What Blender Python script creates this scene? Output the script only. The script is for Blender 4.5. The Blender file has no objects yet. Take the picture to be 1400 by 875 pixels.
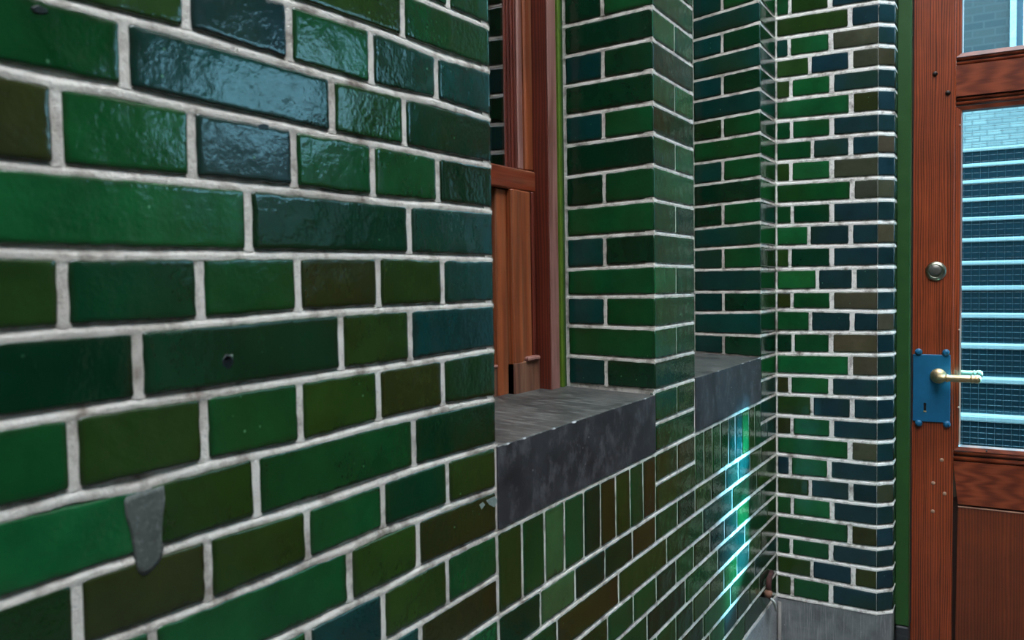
import bpy, math, random
from mathutils import Vector, Matrix, noise
random.seed(11)
C = bpy.context.scene.collection
H = 1.42                                     # camera height
F, YAW, PITCH, ROLL = 1182.405, .5276296, .0454721, -.0157473
D, ZB, YB = .646, .093154, 2.7506            # left wall at X=-D, course datum, back wall at Y=YB
YN, YP, YPF, Y2 = 1.058, 1.6961, 1.9548, 2.5594
XR = -.8485                                  # depth of the window reveals
CH = .065                                    # course height

# ---------------------------------------------------------------- camera
fwd = Vector((-math.sin(YAW)*math.cos(PITCH), math.cos(YAW)*math.cos(PITCH), -math.sin(PITCH)))
rt = Vector((math.cos(YAW), math.sin(YAW), 0)); upv = rt.cross(fwd)
R_ = rt*math.cos(ROLL)+upv*math.sin(ROLL); U_ = -rt*math.sin(ROLL)+upv*math.cos(ROLL)
def ray(x, y): return fwd+R_*((x-700)/F)-U_*((y-437.5)/F)
def onx(x, y, X=-D):
    d = ray(x, y); d = d*(X/d.x); return (d.y, d.z+H)
def ony(x, y, Y):
    d = ray(x, y); d = d*(Y/d.y); return (d.x, d.z+H)
cd = bpy.data.cameras.new('camera'); cam = bpy.data.objects.new('camera', cd); C.objects.link(cam)
m = Matrix((R_, U_, -fwd)).transposed().to_4x4(); m.translation = (0, 0, H); cam.matrix_world = m
cd.sensor_width = 36; cd.lens = F/1400*36; cd.clip_start = .02
cd.dof.use_dof = True; cd.dof.focus_distance = 2.0; cd.dof.aperture_fstop = 8
bpy.context.scene.camera = cam

# ---------------------------------------------------------------- materials
def lin(r, g, b, k=1.0):
    f = lambda v: ((v/255)/12.92 if v <= 10 else (((v/255)+.055)/1.055)**2.4)*k
    return (f(r), f(g), f(b), 1)
class NT:
    def __init__(s, name):
        s.m = bpy.data.materials.new(name); s.m.use_nodes = True; s.t = s.m.node_tree
        s.b = s.t.nodes['Principled BSDF']; s.out = s.t.nodes['Material Output']
    def n(s, ty, **k):
        o = s.t.nodes.new(ty)
        for a, v in k.items():
            if a.startswith('_'): setattr(o, a[1:], v)
            else: o.inputs[a.replace('__', ' ')].default_value = v
        return o
    def l(s, a, b): s.t.links.new(a, b)
    def coord(s, scale=(1, 1, 1)):
        g = s.n('ShaderNodeNewGeometry'); mp = s.n('ShaderNodeMapping'); mp.inputs['Scale'].default_value = scale
        s.l(g.outputs['Position'], mp.inputs['Vector']); return mp.outputs['Vector']
    def noise(s, vec, scale, detail=4, rough=.55, off=None):
        o = s.n('ShaderNodeTexNoise', Scale=scale, Detail=detail, Roughness=rough)
        if off is not None:
            o.noise_dimensions = '4D'; s.l(off, o.inputs['W'])
        s.l(vec, o.inputs['Vector']); return o.outputs['Fac']
    def ramp(s, fac, stops):
        r = s.n('ShaderNodeValToRGB'); e = r.color_ramp.elements
        while len(e) < len(stops): e.new(.5)
        for i, (p, c) in enumerate(stops):
            e[i].position = p; e[i].color = c if len(c) == 4 else (*c, 1)
        s.l(fac, r.inputs['Fac']); return r.outputs['Color']
    def mix(s, fac, a, b, mode='MIX'):
        o = s.n('ShaderNodeMix', _data_type='RGBA', _blend_type=mode)
        for sock, v in ((o.inputs['Factor'], fac), (o.inputs['A'], a), (o.inputs['B'], b)):
            pass
        ins = [o.inputs[0], o.inputs[6], o.inputs[7]]
        for sock, v in zip(ins, (fac, a, b)):
            if hasattr(v, 'is_output') or hasattr(v, 'links'): s.l(v, sock)
            else: sock.default_value = v
        return o.outputs[2]
    def math(s, op, a, b=0.0, c=0.0):
        o = s.n('ShaderNodeMath', _operation=op)
        for i, v in enumerate((a, b, c)):
            if hasattr(v, 'links'): s.l(v, o.inputs[i])
            else: o.inputs[i].default_value = v
        return o.outputs[0]
    def bump(s, h, strength=.3, dist=.002, prev=None):
        o = s.n('ShaderNodeBump', Strength=strength, Distance=dist); s.l(h, o.inputs['Height'])
        if prev is not None: s.l(prev, o.inputs['Normal'])
        return o.outputs['Normal']
    def done(s, col=None, rough=None, normal=None, metal=None, **k):
        for nm, v in (('Base Color', col), ('Roughness', rough), ('Normal', normal), ('Metallic', metal)):
            if v is None: continue
            if hasattr(v, 'links'): s.l(v, s.b.inputs[nm])
            else: s.b.inputs[nm].default_value = v
        for a, v in k.items(): s.b.inputs[a.replace('__', ' ')].default_value = v
        return s.m

def mat_glaze():
    s = NT('green glazed brick'); at = s.n('ShaderNodeAttribute', _attribute_name='bcol')
    rnd = s.math('MULTIPLY', at.outputs['Alpha'], 37.0); v = s.coord()
    uv = s.n('ShaderNodeUVMap', _uv_map='brick'); sx = s.n('ShaderNodeSeparateXYZ'); s.l(uv.outputs['UV'], sx.inputs[0])
    n1 = s.noise(v, 16, 3, .55, rnd); n2 = s.noise(v, 60, 5, .6, rnd); n3 = s.noise(v, 5, 2, .5, rnd)
    val = s.math('MULTIPLY_ADD', n1, 1.1, .38); val = s.math('MULTIPLY_ADD', n2, .35, s.math('SUBTRACT', val, .12))
    col = s.mix(1.0, at.outputs['Color'], val, 'MULTIPLY')
    # glaze thins to olive in some areas of some bricks, and pools darker near one end
    ol = s.ramp(n3, [(.5, (0, 0, 0)), (.72, (1, 1, 1))]); col = s.mix(s.math('MULTIPLY', ol, .5), col, lin(32, 54, 18))
    edge = s.math('MINIMUM', sx.outputs['X'], s.math('SUBTRACT', 1.0, sx.outputs['X']))
    eb = s.math('MINIMUM', sx.outputs['Y'], s.math('SUBTRACT', 1.0, sx.outputs['Y']))
    ed = s.math('MINIMUM', s.math('MULTIPLY', edge, 2.0), eb)
    em = s.ramp(s.math('ADD', ed, s.math('MULTIPLY', s.math('SUBTRACT', n2, .5), .12)), [(0, (1, 1, 1)), (.1, (0, 0, 0))])
    col = s.mix(s.math('MULTIPLY', em, .45), col, lin(30, 36, 20))
    # small pale chips, specks
    vo = s.n('ShaderNodeTexVoronoi', Scale=48.0); s.l(v, vo.inputs['Vector'])
    sp = s.ramp(vo.outputs['Distance'], [(.035, (1, 1, 1)), (.09, (0, 0, 0))])
    gate = s.ramp(s.noise(v, 11, 2), [(.52, (0, 0, 0)), (.6, (1, 1, 1))])
    spm = s.math('MULTIPLY', s.math('MULTIPLY', sp, gate), .65); col = s.mix(spm, col, lin(90, 150, 110))
    ro = s.math('MULTIPLY_ADD', n2, .14, .05)
    ro = s.math('MULTIPLY_ADD', spm, .4, ro)
    h1 = s.noise(v, 34, 3, .5, rnd); h2 = s.noise(v, 170, 3, .5, rnd)
    h0 = s.noise(v, 13, 2, .5, rnd); nb = s.bump(h0, .5, .005); nb = s.bump(h1, .45, .0019, nb); nb = s.bump(h2, .6, .0006, nb)
    return s.done(col, ro, nb, Specular__IOR__Level=.5, IOR=1.5)
def mat_mortar(name='grey lime mortar', base=(214, 209, 200), stain=.5):
    s = NT(name); v = s.coord(); n1 = s.noise(v, 30, 5, .65); n2 = s.noise(v, 260, 4, .7); n3 = s.noise(v, 7, 4)
    c = s.ramp(n1, [(.28, lin(120, 108, 98)), (.5, lin(*base)), (.8, lin(232, 229, 223))])
    c = s.mix(s.math('MULTIPLY', s.ramp(n3, [(.5, (0, 0, 0)), (.75, (1, 1, 1))]), stain), c, lin(140, 126, 116))
    c = s.mix(s.ramp(n2, [(.3, (.55, .55, .55)), (.42, (0, 0, 0))]), c, lin(110, 98, 90))
    nb = s.bump(n2, .9, .0022); nb = s.bump(n1, .6, .003, nb)
    return s.done(c, .92, nb)
def mat_stone(name, dark, light, amt=.5, rough=.4, streak=None, fleck=1.0):
    s = NT(name); v = s.coord(); n1 = s.noise(v, 14, 6, .65); n2 = s.noise(v, 120, 4, .7)
    vs = s.coord(streak or (4, 40, 40)); n3 = s.noise(vs, 3.5, 5, .65)
    c = s.mix(s.ramp(n1, [(.35, (0, 0, 0)), (.75, (1, 1, 1))]), lin(*dark), lin(*light))
    c = s.mix(s.math('MULTIPLY', s.ramp(n3, [(.5, (0, 0, 0)), (.72, (1, 1, 1))]), amt), c, lin(*[min(255, x+38) for x in light]))
    vo = s.n('ShaderNodeTexVoronoi', Scale=60.0); s.l(v, vo.inputs['Vector'])
    fl = s.math('MULTIPLY', s.ramp(vo.outputs['Distance'], [(.05, (1, 1, 1)), (.12, (0, 0, 0))]), s.ramp(s.noise(v, 9, 3), [(.55, (0, 0, 0)), (.66, (1, 1, 1))]))
    c = s.mix(s.math('MULTIPLY', fl, .5*fleck), c, lin(190, 195, 200))
    nb = s.bump(n3, .25, .001); nb = s.bump(n2, .25, .0008, nb)
    return s.done(c, s.math('MULTIPLY_ADD', n1, .25, rough-.1), nb)
def mat_wood(name, dark, light, axis=2, rough=.34, worn=0.0, coat=.25, scale=1.0, gap=.5):
    s = NT(name); sc = [70*scale]*3; sc[axis] = 2.2*scale; v = s.coord(tuple(sc)); v0 = s.coord()
    sc2 = [14*scale]*3; sc2[axis] = 1.2*scale; w = s.coord(tuple(sc2))
    n1 = s.noise(v, 1.3, 5, .6)
    wv = s.n('ShaderNodeTexWave', Scale=3.4, Distortion=9.0, Detail=4.0); wv.inputs['Detail Scale'].default_value = .6
    s.l(w, wv.inputs['Vector']); n2 = s.noise(v0, 5, 4, .6)
    g = s.math('MULTIPLY_ADD', wv.outputs['Fac'], .42, s.math('MULTIPLY', n1, .72))
    c = s.ramp(g, [(.2, lin(*dark)), (.85, lin(*light))])
    c = s.mix(1.0, c, s.ramp(n2, [(.2, (.6, .6, .6)), (.8, (1.25, 1.25, 1.25))]), 'MULTIPLY')
    if worn:
        wm = s.ramp(s.noise(v, .9, 6, .7), [(.5, (0, 0, 0)), (.68, (1, 1, 1))]); c = s.mix(s.math('MULTIPLY', wm, worn), c, lin(150, 118, 92))
    nb = s.bump(g, .35, .0006)
    return s.done(c, rough, nb, Coat__Weight=coat, Coat__Roughness=.25)
def mat_plain(name, col, rough=.5, metal=0.0, var=.25, bump=.12, scale=30, **k):
    s = NT(name); v = s.coord(); n = s.noise(v, scale, 4)
    c = s.mix(1.0, lin(*col), s.ramp(n, [(.25, (1-var,)*3), (.75, (1+var,)*3)]), 'MULTIPLY')
    return s.done(c, s.math('MULTIPLY_ADD', n, .15, rough-.07), s.bump(n, bump, .001), metal, **k)
def mat_glass(name, tint, spec=1.0, rough=.02, ior=1.5):
    s = NT(name); s.t.nodes.remove(s.b)
    tr = s.n('ShaderNodeBsdfTransparent'); tr.inputs[0].default_value = (*tint, 1)
    gl = s.n('ShaderNodeBsdfGlossy'); gl.inputs['Roughness'].default_value = rough
    fr = s.n('ShaderNodeFresnel', IOR=ior); mx = s.n('ShaderNodeMixShader')
    ge = s.n('ShaderNodeNewGeometry'); s.l(s.math('MULTIPLY', s.math('MULTIPLY', fr.outputs[0], spec), s.math('SUBTRACT', 1.0, ge.outputs['Backfacing'])), mx.inputs[0]); s.l(tr.outputs[0], mx.inputs[1]); s.l(gl.outputs[0], mx.inputs[2])
    s.l(mx.outputs[0], s.out.inputs[0]); return s.m
def mat_bricktex(name, c1, c2, mo, size=(.21, .065), plane='xz', rough=.6, msize=.006):
    s = NT(name); g = s.n('ShaderNodeNewGeometry'); sp = s.n('ShaderNodeSeparateXYZ'); s.l(g.outputs['Position'], sp.inputs[0])
    cb = s.n('ShaderNodeCombineXYZ'); s.l(sp.outputs['X' if plane == 'xz' else 'Y'], cb.inputs['X']); s.l(sp.outputs['Z'], cb.inputs['Y'])
    b = s.n('ShaderNodeTexBrick'); s.l(cb.outputs[0], b.inputs['Vector'])
    b.inputs['Color1'].default_value = lin(*c1); b.inputs['Color2'].default_value = lin(*c2); b.inputs['Mortar'].default_value = lin(*mo)
    b.inputs['Scale'].default_value = 1; b.inputs['Brick Width'].default_value = size[0]; b.inputs['Row Height'].default_value = size[1]; b.inputs['Mortar Size'].default_value = msize
    return s.done(b.outputs['Color'], rough, s.bump(b.outputs['Fac'], -.4, .004))

GLAZE, MORTAR = mat_glaze(), mat_mortar()
CEMENT = mat_stone('dark cement patch', (52, 58, 54), (92, 98, 94), .4, .8)
SILL = mat_stone('dark bluestone', (27, 25, 27), (58, 58, 62), .7, .5, (22, 9, 7), 1.8)
SILLT = mat_stone('worn bluestone top', (30, 34, 35), (84, 84, 80), 1.0, .40, (6, 34, 40))
PLINTH = mat_stone('grey plinth stone', (88, 92, 93), (126, 130, 130), .5, .75, (90, 90, 4))
BASEST = mat_stone('dark threshold stone', (30, 33, 36), (52, 55, 58), .3, .6)
WOODV = mat_wood('red brown varnished wood upright', (60, 22, 9), (160, 72, 37), 2)
WOODH = mat_wood('red brown varnished wood level', (84, 30, 14), (140, 66, 38), 0)
WOODY = mat_wood('worn red brown wood level', (80, 26, 12), (134, 58, 32), 1, worn=.45)
WINV = mat_wood('dark red window wood', (70, 24, 15), (112, 48, 34), 2, rough=.4)
WINP = mat_wood('lit window wood', (104, 58, 44), (164, 118, 108), 2, rough=.55, coat=.1)  # paler copy for window faces that catch the light
WINO = mat_wood('orange brown window wood', (104, 48, 22), (158, 82, 42), 2, rough=.5, worn=.35, coat=.1)
WINW = mat_wood('weathered window foot', (70, 34, 22), (128, 84, 62), 2, rough=.7, worn=.5, coat=0)
PANEL = mat_wood('dark door panel wood', (84, 34, 14), (118, 54, 26), 2, rough=.42, scale=.8)
DARKW = mat_plain('dark groove wood', (40, 20, 14), .6)
GREEN = mat_plain('bottle green paint', (38, 76, 34), .36, var=.15, bump=.05)
OLIVE = mat_plain('olive green paint', (84, 112, 26), .5, var=.2)
BLUE = mat_plain('blue painted metal', (20, 92, 130), .38, var=.12, bump=.1)
BRASS = mat_plain('aged brass', (206, 182, 140), .45, 1.0, .2, .1)
NICKEL = mat_plain('worn nickel', (168, 168, 150), .3, 1.0, .2, .1)
IRON = mat_plain('dark iron', (58, 52, 50), .45, .7, .3)
RUST = mat_plain('rusty iron', (58, 30, 26), .85, .1, .5, .6, 60)
PEG_LIT = mat_plain('pale wood peg and lit edge', (168, 128, 104), .6)
LIME = mat_plain('lime crust', (206, 212, 206), .9, 0, .15, .6)
BLACK = mat_plain('black recess', (8, 8, 8), .9)
TINT = mat_glass('clear tinted glass', (.58, .87, .965))
WIRE = mat_plain('glass wire', (150, 170, 176), .4, .6, .1)
WGLASS = mat_glass('dark window glass', (.5, .58, .6), 1.0, .015, 4.5)

# ---------------------------------------------------------------- mesh helpers
class MB:
    def __init__(s): s.v, s.f, s.mi, s.col, s.uv, s.sm = [], [], [], [], [], []
    def face(s, idx, mi=0, col=(0, 0, 0, 0), uv=None, sm=False):
        s.f.append(idx); s.mi.append(mi); s.col.append(col); s.uv.append(uv or [(.5, .5)]*len(idx)); s.sm.append(sm)
    def box(s, a, b, mi=0, bev=0.0):
        x0, y0, z0 = [min(p, q) for p, q in zip(a, b)]; x1, y1, z1 = [max(p, q) for p, q in zip(a, b)]
        if bev <= 0:
            o = len(s.v); s.v += [(x, y, z) for z in (z0, z1) for y in (y0, y1) for x in (x0, x1)]
            for q in ((0, 2, 3, 1), (4, 5, 7, 6), (0, 1, 5, 4), (2, 6, 7, 3), (0, 4, 6, 2), (1, 3, 7, 5)): s.face([o+i for i in q], mi)
            return
        e = min(bev, (x1-x0)/2.01, (y1-y0)/2.01, (z1-z0)/2.01); o = len(s.v); X, Y, Z = (x0, x1), (y0, y1), (z0, z1); idx = {}
        for i in (0, 1):
            for j in (0, 1):
                for k in (0, 1):
                    si, sj, sk = 1-2*i, 1-2*j, 1-2*k
                    for ax, p in enumerate(((X[i], Y[j]+sj*e, Z[k]+sk*e), (X[i]+si*e, Y[j], Z[k]+sk*e), (X[i]+si*e, Y[j]+sj*e, Z[k]))):
                        idx[i, j, k, ax] = len(s.v); s.v.append(p)
        for i in (0, 1):
            q = [idx[i, 0, 0, 0], idx[i, 1, 0, 0], idx[i, 1, 1, 0], idx[i, 0, 1, 0]]; s.face(q if i else q[::-1], mi)
            q = [idx[0, i, 0, 1], idx[0, i, 1, 1], idx[1, i, 1, 1], idx[1, i, 0, 1]]; s.face(q if i else q[::-1], mi)
            q = [idx[0, 0, i, 2], idx[1, 0, i, 2], idx[1, 1, i, 2], idx[0, 1, i, 2]]; s.face(q if i else q[::-1], mi)
        for i in (0, 1):
            for j in (0, 1):
                fl = (i ^ j)
                for q in ([idx[i, j, 0, 0], idx[i, j, 1, 0], idx[i, j, 1, 1], idx[i, j, 0, 1]], [idx[0, i, j, 1], idx[1, i, j, 1], idx[1, i, j, 2], idx[0, i, j, 2]], [idx[i, 0, j, 2], idx[i, 1, j, 2], idx[i, 1, j, 0], idx[i, 0, j, 0]]):
                    s.face(q[::-1] if fl else q, mi)
        for i in (0, 1):
            for j in (0, 1):
                for k in (0, 1):
                    q = [idx[i, j, k, a] for a in (0, 1, 2)]; s.face(q if (i+j+k) % 2 else q[::-1], mi)
    def prism(s, pts, vec, mi=0):           # polygon extruded along vec
        o = len(s.v); n = len(pts); s.v += [tuple(p) for p in pts]; s.v += [tuple(Vector(p)+Vector(vec)) for p in pts]
        s.face([o+i for i in range(n)][::-1], mi); s.face([o+n+i for i in range(n)], mi)
        for i in range(n): s.face([o+i, o+(i+1) % n, o+n+(i+1) % n, o+n+i], mi)
    def lathe(s, prof, org, axis, mi=0, seg=24, sm=True):   # prof [(r,h)] along axis from org
        ax = Vector(axis).normalized(); t = ax.orthogonal().normalized(); b = ax.cross(t); o = len(s.v); org = Vector(org)
        for r, h in prof:
            for k in range(seg):
                a = 2*math.pi*k/seg; s.v.append(tuple(org+ax*h+(t*math.cos(a)+b*math.sin(a))*r))
        for i in range(len(prof)-1):
            for k in range(seg):
                k2 = (k+1) % seg; s.face([o+i*seg+k, o+i*seg+k2, o+(i+1)*seg+k2, o+(i+1)*seg+k], mi, sm=sm)
        s.face([o+k for k in range(seg)][::-1], mi); s.face([o+(len(prof)-1)*seg+k for k in range(seg)], mi)
    def tube(s, pts, rads, mi=0, seg=14):
        o = len(s.v); P = [Vector(p) for p in pts]; n = len(P); t = None
        for i, p in enumerate(P):
            d = (P[min(i+1, n-1)]-P[max(i-1, 0)]).normalized()
            t = d.orthogonal().normalized() if t is None else (t-d*t.dot(d)).normalized()
            b = d.cross(t)
            for k in range(seg):
                a = 2*math.pi*k/seg; s.v.append(tuple(p+(t*math.cos(a)+b*math.sin(a))*rads[i]))
        for i in range(n-1):
            for k in range(seg):
                k2 = (k+1) % seg; s.face([o+i*seg+k, o+i*seg+k2, o+(i+1)*seg+k2, o+(i+1)*seg+k], mi, sm=True)
        s.face([o+k for k in range(seg)][::-1], mi); s.face([o+(n-1)*seg+k for k in range(seg)], mi)
    def build(s, name, mats, parent=None):
        me = bpy.data.meshes.new(name); me.from_pydata(s.v, [], s.f); me.update()
        for mt in (mats if isinstance(mats, (list, tuple)) else [mats]): me.materials.append(mt)
        me.polygons.foreach_set('material_index', s.mi); me.polygons.foreach_set('use_smooth', s.sm)
        ca = me.attributes.new('bcol', 'FLOAT_COLOR', 'CORNER'); uvl = me.uv_layers.new(name='brick')
        flat, fuv = [], []
        for f, c, u in zip(s.f, s.col, s.uv):
            for k in range(len(f)): flat += c; fuv += u[k]
        ca.data.foreach_set('color', flat); uvl.data.foreach_set('uv', fuv)
        o = bpy.data.objects.new(name, me); C.objects.link(o)
        if parent is not None: o.parent = parent
        return o
def tag(o, label=None, cat=None, kind=None, group=None):
    for k, v in (('label', label), ('category', cat), ('kind', kind), ('group', group)):
        if v: o[k] = v
    return o
def empty(name): 
    o = bpy.data.objects.new(name, None); o.empty_display_size = .1; C.objects.link(o); return o

# ---------------------------------------------------------------- bricks
PAL = {'g': (15, 68, 34), 'G': (21, 84, 44), 'd': (8, 48, 29), 'o': (34, 60, 23), 'b': (42, 48, 21), 't': (11, 54, 50), 'u': (21, 47, 54), 'k': (66, 66, 52), 'L': (52, 92, 54)}
def bc(ch):
    c = lin(*PAL[ch]); j = random.uniform(.82, 1.2)
    return (c[0]*j*random.uniform(.85, 1.2), c[1]*j, c[2]*j*random.uniform(.86, 1.1), random.random())
class Face:                                 # a vertical wall plane: P(u,v,n)
    def __init__(s, org, du, nrm): s.o, s.du, s.n = Vector(org), Vector(du), Vector(nrm)
    def __call__(s, u, v, n): p = s.o+s.du*u+s.n*n; return (p.x, p.y, v)
def brick(mb, P, u0, u1, b0, b1, t0, t1, col, fine=True, sq=(0, 0), corner=None):
    """one glazed brick: bottom edge b0..b1, top edge t0..t1; sq marks ends that meet an arris"""
    st = .009 if fine else .06; A = .0010 if fine else 0.0; rc = .0030 if fine else .002
    n = max(1, int(abs(u1-u0)/st)); k = max(1, int(abs(t0-b0)/st)); sd = random.random()*100
    out = []; rl, rr = (0 if sq[0] else rc), (0 if sq[1] else rc)
    eb = lambda u: b0+(b1-b0)*(u-u0)/(u1-u0); et = lambda u: t0+(t1-t0)*(u-u0)/(u1-u0)
    for i in range(n+1): u = u0+rl+(u1-rr-u0-rl)*i/n; out.append((u, eb(u), 0, -1))
    if rr: out.append((u1-rr*.28, b1+rr*.28, .7, -.7))
    for i in range(0 if rr else 1, k+1 if rr else k): out.append((u1, b1+rr+(t1-b1-2*rr)*i/k, 1, 0))
    if rr: out.append((u1-rr*.28, t1-rr*.28, .7, .7))
    for i in range(n+1): u = u1-rr-(u1-rr-u0-rl)*i/n; out.append((u, et(u), 0, 1))
    if rl: out.append((u0+rl*.28, t0-rl*.28, -.7, .7))
    for i in range(0 if rl else 1, k+1 if rl else k): out.append((u0, t0-rl-(t0-b0-2*rl)*i/k, -1, 0))
    if rl: out.append((u0+rl*.28, b0+rl*.28, -.7, -.7))
    uc, vc = (u0+u1)/2, (b0+b1+t0+t1)/4; hu, hv = abs(u1-u0)/2, abs(t0-b0)/2
    ta, tb, to = random.uniform(-.006, .006), random.uniform(-.012, .012), random.uniform(-.0004, .0005)
    if any(sq): ta = 0; to = 0; tb *= .3
    rings = []
    for ins, dep in ((-.0012, -.012), (0, -.0016), (.0010, -.0004), (.0026, 0), (.006, 0)):
        r = []
        for (u, v, su, sv) in out:
            cu = uc+(u-uc)*(1-ins/hu); cv = v-(ins if v > vc else -ins) if abs(sv) > .5 else vc+(v-vc)*(1-ins/hv)
            du = su*A*(1.2*noise.noise((v*60, sd, 0))+.8*noise.noise((v*210, sd, 3))) if not (su > 0 and sq[1]) and not (su < 0 and sq[0]) else 0
            dv = sv*A*(1.2*noise.noise((u*60, sd, 5))+.8*noise.noise((u*210, sd, 8))) if sv else 0
            uu = cu+du
            qo = {-.0012: .012, 0: .0013, .0010: .0019, .0026: .0036, .006: .008}[ins]
            if sq[0] and su <= 0 and abs(u-u0) < 1e-6: uu = u0+qo
            if sq[1] and su >= 0 and abs(u-u1) < 1e-6: uu = u1-qo
            r.append((uu, cv+dv, dep+to+ta*(u-uc)+tb*(v-vc)))
        rings.append(r)
    o = len(mb.v); N = len(out)
    for r in rings:
        for (u, v, nn) in r: mb.v.append(P(u, v, nn))
    ru = lambda u, v: (min(1, max(0, (u-u0)/(u1-u0))), min(1, max(0, (v-b0)/(t0-b0))))
    UV = [[ru(u, v) for (u, v, nn) in r] for r in rings]
    fl = P.flip
    def F(idx, uv, sm): mb.face(idx[::-1] if fl else idx, 0, col, uv[::-1] if fl else uv, sm)
    for q in range(4):
        for i in range(N):
            j = (i+1) % N
            F([o+q*N+i, o+q*N+j, o+(q+1)*N+j, o+(q+1)*N+i], [UV[q][i], UV[q][j], UV[q+1][j], UV[q+1][i]], True)
    F([o+4*N+i for i in range(N)], UV[4], True)
def flipof(P):
    a = Vector(P(0, 0, 0)); P.flip = (Vector(P(1, 0, 0))-a).cross(Vector(P(0, 1, 0))-a).dot(Vector(P(0, 0, 1))-a) < 0
    return P
HJ = .0046
def bed(mb, P, pts, h0=HJ, h1=HJ):          # bed joint: struck mortar strip following pts [(u,v)]
    o = len(mb.v)
    for (u, v) in pts:
        a = .0009*noise.noise((u*70, v*3, 1)); b = .0009*noise.noise((u*70, v*3, 9)); w = .0006*noise.noise((u*120, v, 3))
        mb.v += [P(u, v-h0-.0022+a, -.0016+w), P(u, v-h0*.3+w, -.0002+w), P(u, v+h1*.5, -.0030+w), P(u, v+h1+.003+b, -.0062)]
    for i in range(len(pts)-1):
        for k in range(3):
            q = [o+i*4+k, o+(i+1)*4+k, o+(i+1)*4+k+1, o+i*4+k+1]; mb.face(q[::-1] if P.flip else q, 1, sm=True)
def perp(mb, P, u, b, t, w):
    o = len(mb.v); k = 5
    for i in range(k+1):
        v = b+(t-b)*i/k; a = .0008*noise.noise((u*3, v*70, 1)); c = .0008*noise.noise((u*3, v*70, 7))
        mb.v += [P(u-w-.002+a, v, -.0026), P(u+c, v, -.0012), P(u+w+.002+c, v, -.0026)]
    for i in range(k):
        for q in (0, 1):
            f = [o+i*3+q, o+i*3+q+1, o+(i+1)*3+q+1, o+(i+1)*3+q]; mb.face(f[::-1] if P.flip else f, 1, sm=True)
def row(mb, P, us, cols, lb, lt, widths=.0048, fine=True, sq=(0, 0), bedj=True, hb=HJ):
    """bricks between the joints us (first/last are ends), between bed lines lb(u) (below) and lt(u) (above)"""
    n = len(us)-1
    for i in range(n):
        w0 = 0 if (i == 0 and sq[0]) else (widths[i] if isinstance(widths, (list, tuple)) else widths)
        w1 = 0 if (i == n-1 and sq[1]) else (widths[i+1] if isinstance(widths, (list, tuple)) else widths)
        a, b = us[i]+w0, us[i+1]-w1
        ch = cols[i % len(cols)]
        brick(mb, P, a, b, lb(a)+hb, lb(b)+hb, lt(a)-hb, lt(b)-hb, bc(ch), fine, (sq[0] and i == 0, sq[1] and i == n-1))
        if i and True: perp(mb, P, us[i], lb(us[i])+.002, lt(us[i])-.002, max(.003, w0))
def bedline(mb, P, fn, a, b, st=.012):
    n = max(1, int((b-a)/st)); bed(mb, P, [(a+(b-a)*i/n, fn(a+(b-a)*i/n)) for i in range(n+1)])
def pl(pts):                                 # piecewise linear function
    pts = sorted(pts)
    def f(u):
        if u <= pts[0][0]: return pts[0][1]
        if u >= pts[-1][0]: return pts[-1][1]
        for (a, b), (c, d) in zip(pts, pts[1:]):
            if u <= c: return b+(d-b)*(u-a)/max(1e-6, c-a)
    return f
zk = lambda k: H+ZB-k*CH
# bed lines of the near wall read along the wall
LN = {-4: [(581, 0), (667, 35)], -3: [(395, 1), (466, 22.6), (554, 54), (596.5, 74), (666, 94)], -2: [(75, 0), (171, 22.6), (259, 44), (350, 71.5), (456, 104), (554, 129.5), (596.5, 137), (667, 160)],
 -1: [(0, 92), (75, 110.6), (171, 123), (264, 146), (350, 162), (456, 185), (554, 202), (599, 212), (667, 224)], 0: [(0, 222.5), (80, 231), (151, 237.6), (264, 246.4), (350, 255), (403, 259), (511, 271.6), (559, 278), (601.5, 279), (669, 287)],
 1: [(0, 342), (88, 347), (271.5, 347), (410, 347), (516, 348.3), (606.5, 352), (672, 353)], 2: [(0, 461.4), (88, 452.6), (188.6, 447.6), (276.6, 441.3), (410, 428.7), (516, 422.4), (606.5, 418.7), (669, 415)],
 3: [(0, 581), (95.5, 565.8), (191, 549.4), (279, 538), (410, 518), (466, 509), (518.5, 503), (564, 495.4), (606.5, 489), (672, 477.8)], 4: [(0, 704), (105.6, 675), (181, 666), (281.6, 635), (410, 608.5), (518.5, 578), (569, 568), (606.5, 557), (672, 545.7)],
 5: [(0, 828.5), (108, 788), (181, 765.6), (226, 750.5), (286.6, 731.7), (349.5, 711.6), (423, 692.7), (541, 651), (569, 640), (614, 627), (677, 608.5)], 6: [(151, 875), (286.6, 826), (349.5, 802), (423, 768), (478, 749), (526, 724), (571, 710), (614, 691.5), (677, 669)],
 7: [(378, 874), (423, 856), (481, 826), (526, 806), (574, 778), (611.6, 760.6), (679.5, 728)], 8: [(536, 874), (576, 851), (614, 828.5), (679.5, 788)], 9: [(637, 874), (681, 843.6)]}
PILC = {5: 534.9, 4: 493.7, 3: 449, 2: 404.6, 1: 362, 0: 317.7, -1: 273, -2: 226, -3: 182.9, -4: 141.7, -5: 98.3, -6: 54.9, -7: 11.4}
PILL = {-7: 35.4, -6: 76.6, -5: 117.7, -4: 158.9, -3: 198.9, -2: 242, -1: 284.6, 0: 325.7, 1: 368, 2: 405.7, 3: 444.6, 4: 485.7, 5: 525.7}
N2R = {5: 484.6, 4: 457, 3: 427, 2: 396.6, 1: 366.9, 0: 337, -1: 306.3, -2: 275.4, -3: 246.9, -4: 217, -5: 185.6, -6: 157.7, -7: 128, -8: 98.7, -9: 69.7, -10: 41, -11: 12.6}
N2L = {5: 481.6, 4: 456, 3: 427.4, 2: 398.9, 1: 369, 0: 341, -1: 313, -2: 283, -3: 253.7, -4: 224, -5: 195.4, -6: 168, -7: 139, -8: 110.9, -9: 83.4, -10: 54.9, -11: 27.4}
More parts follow.
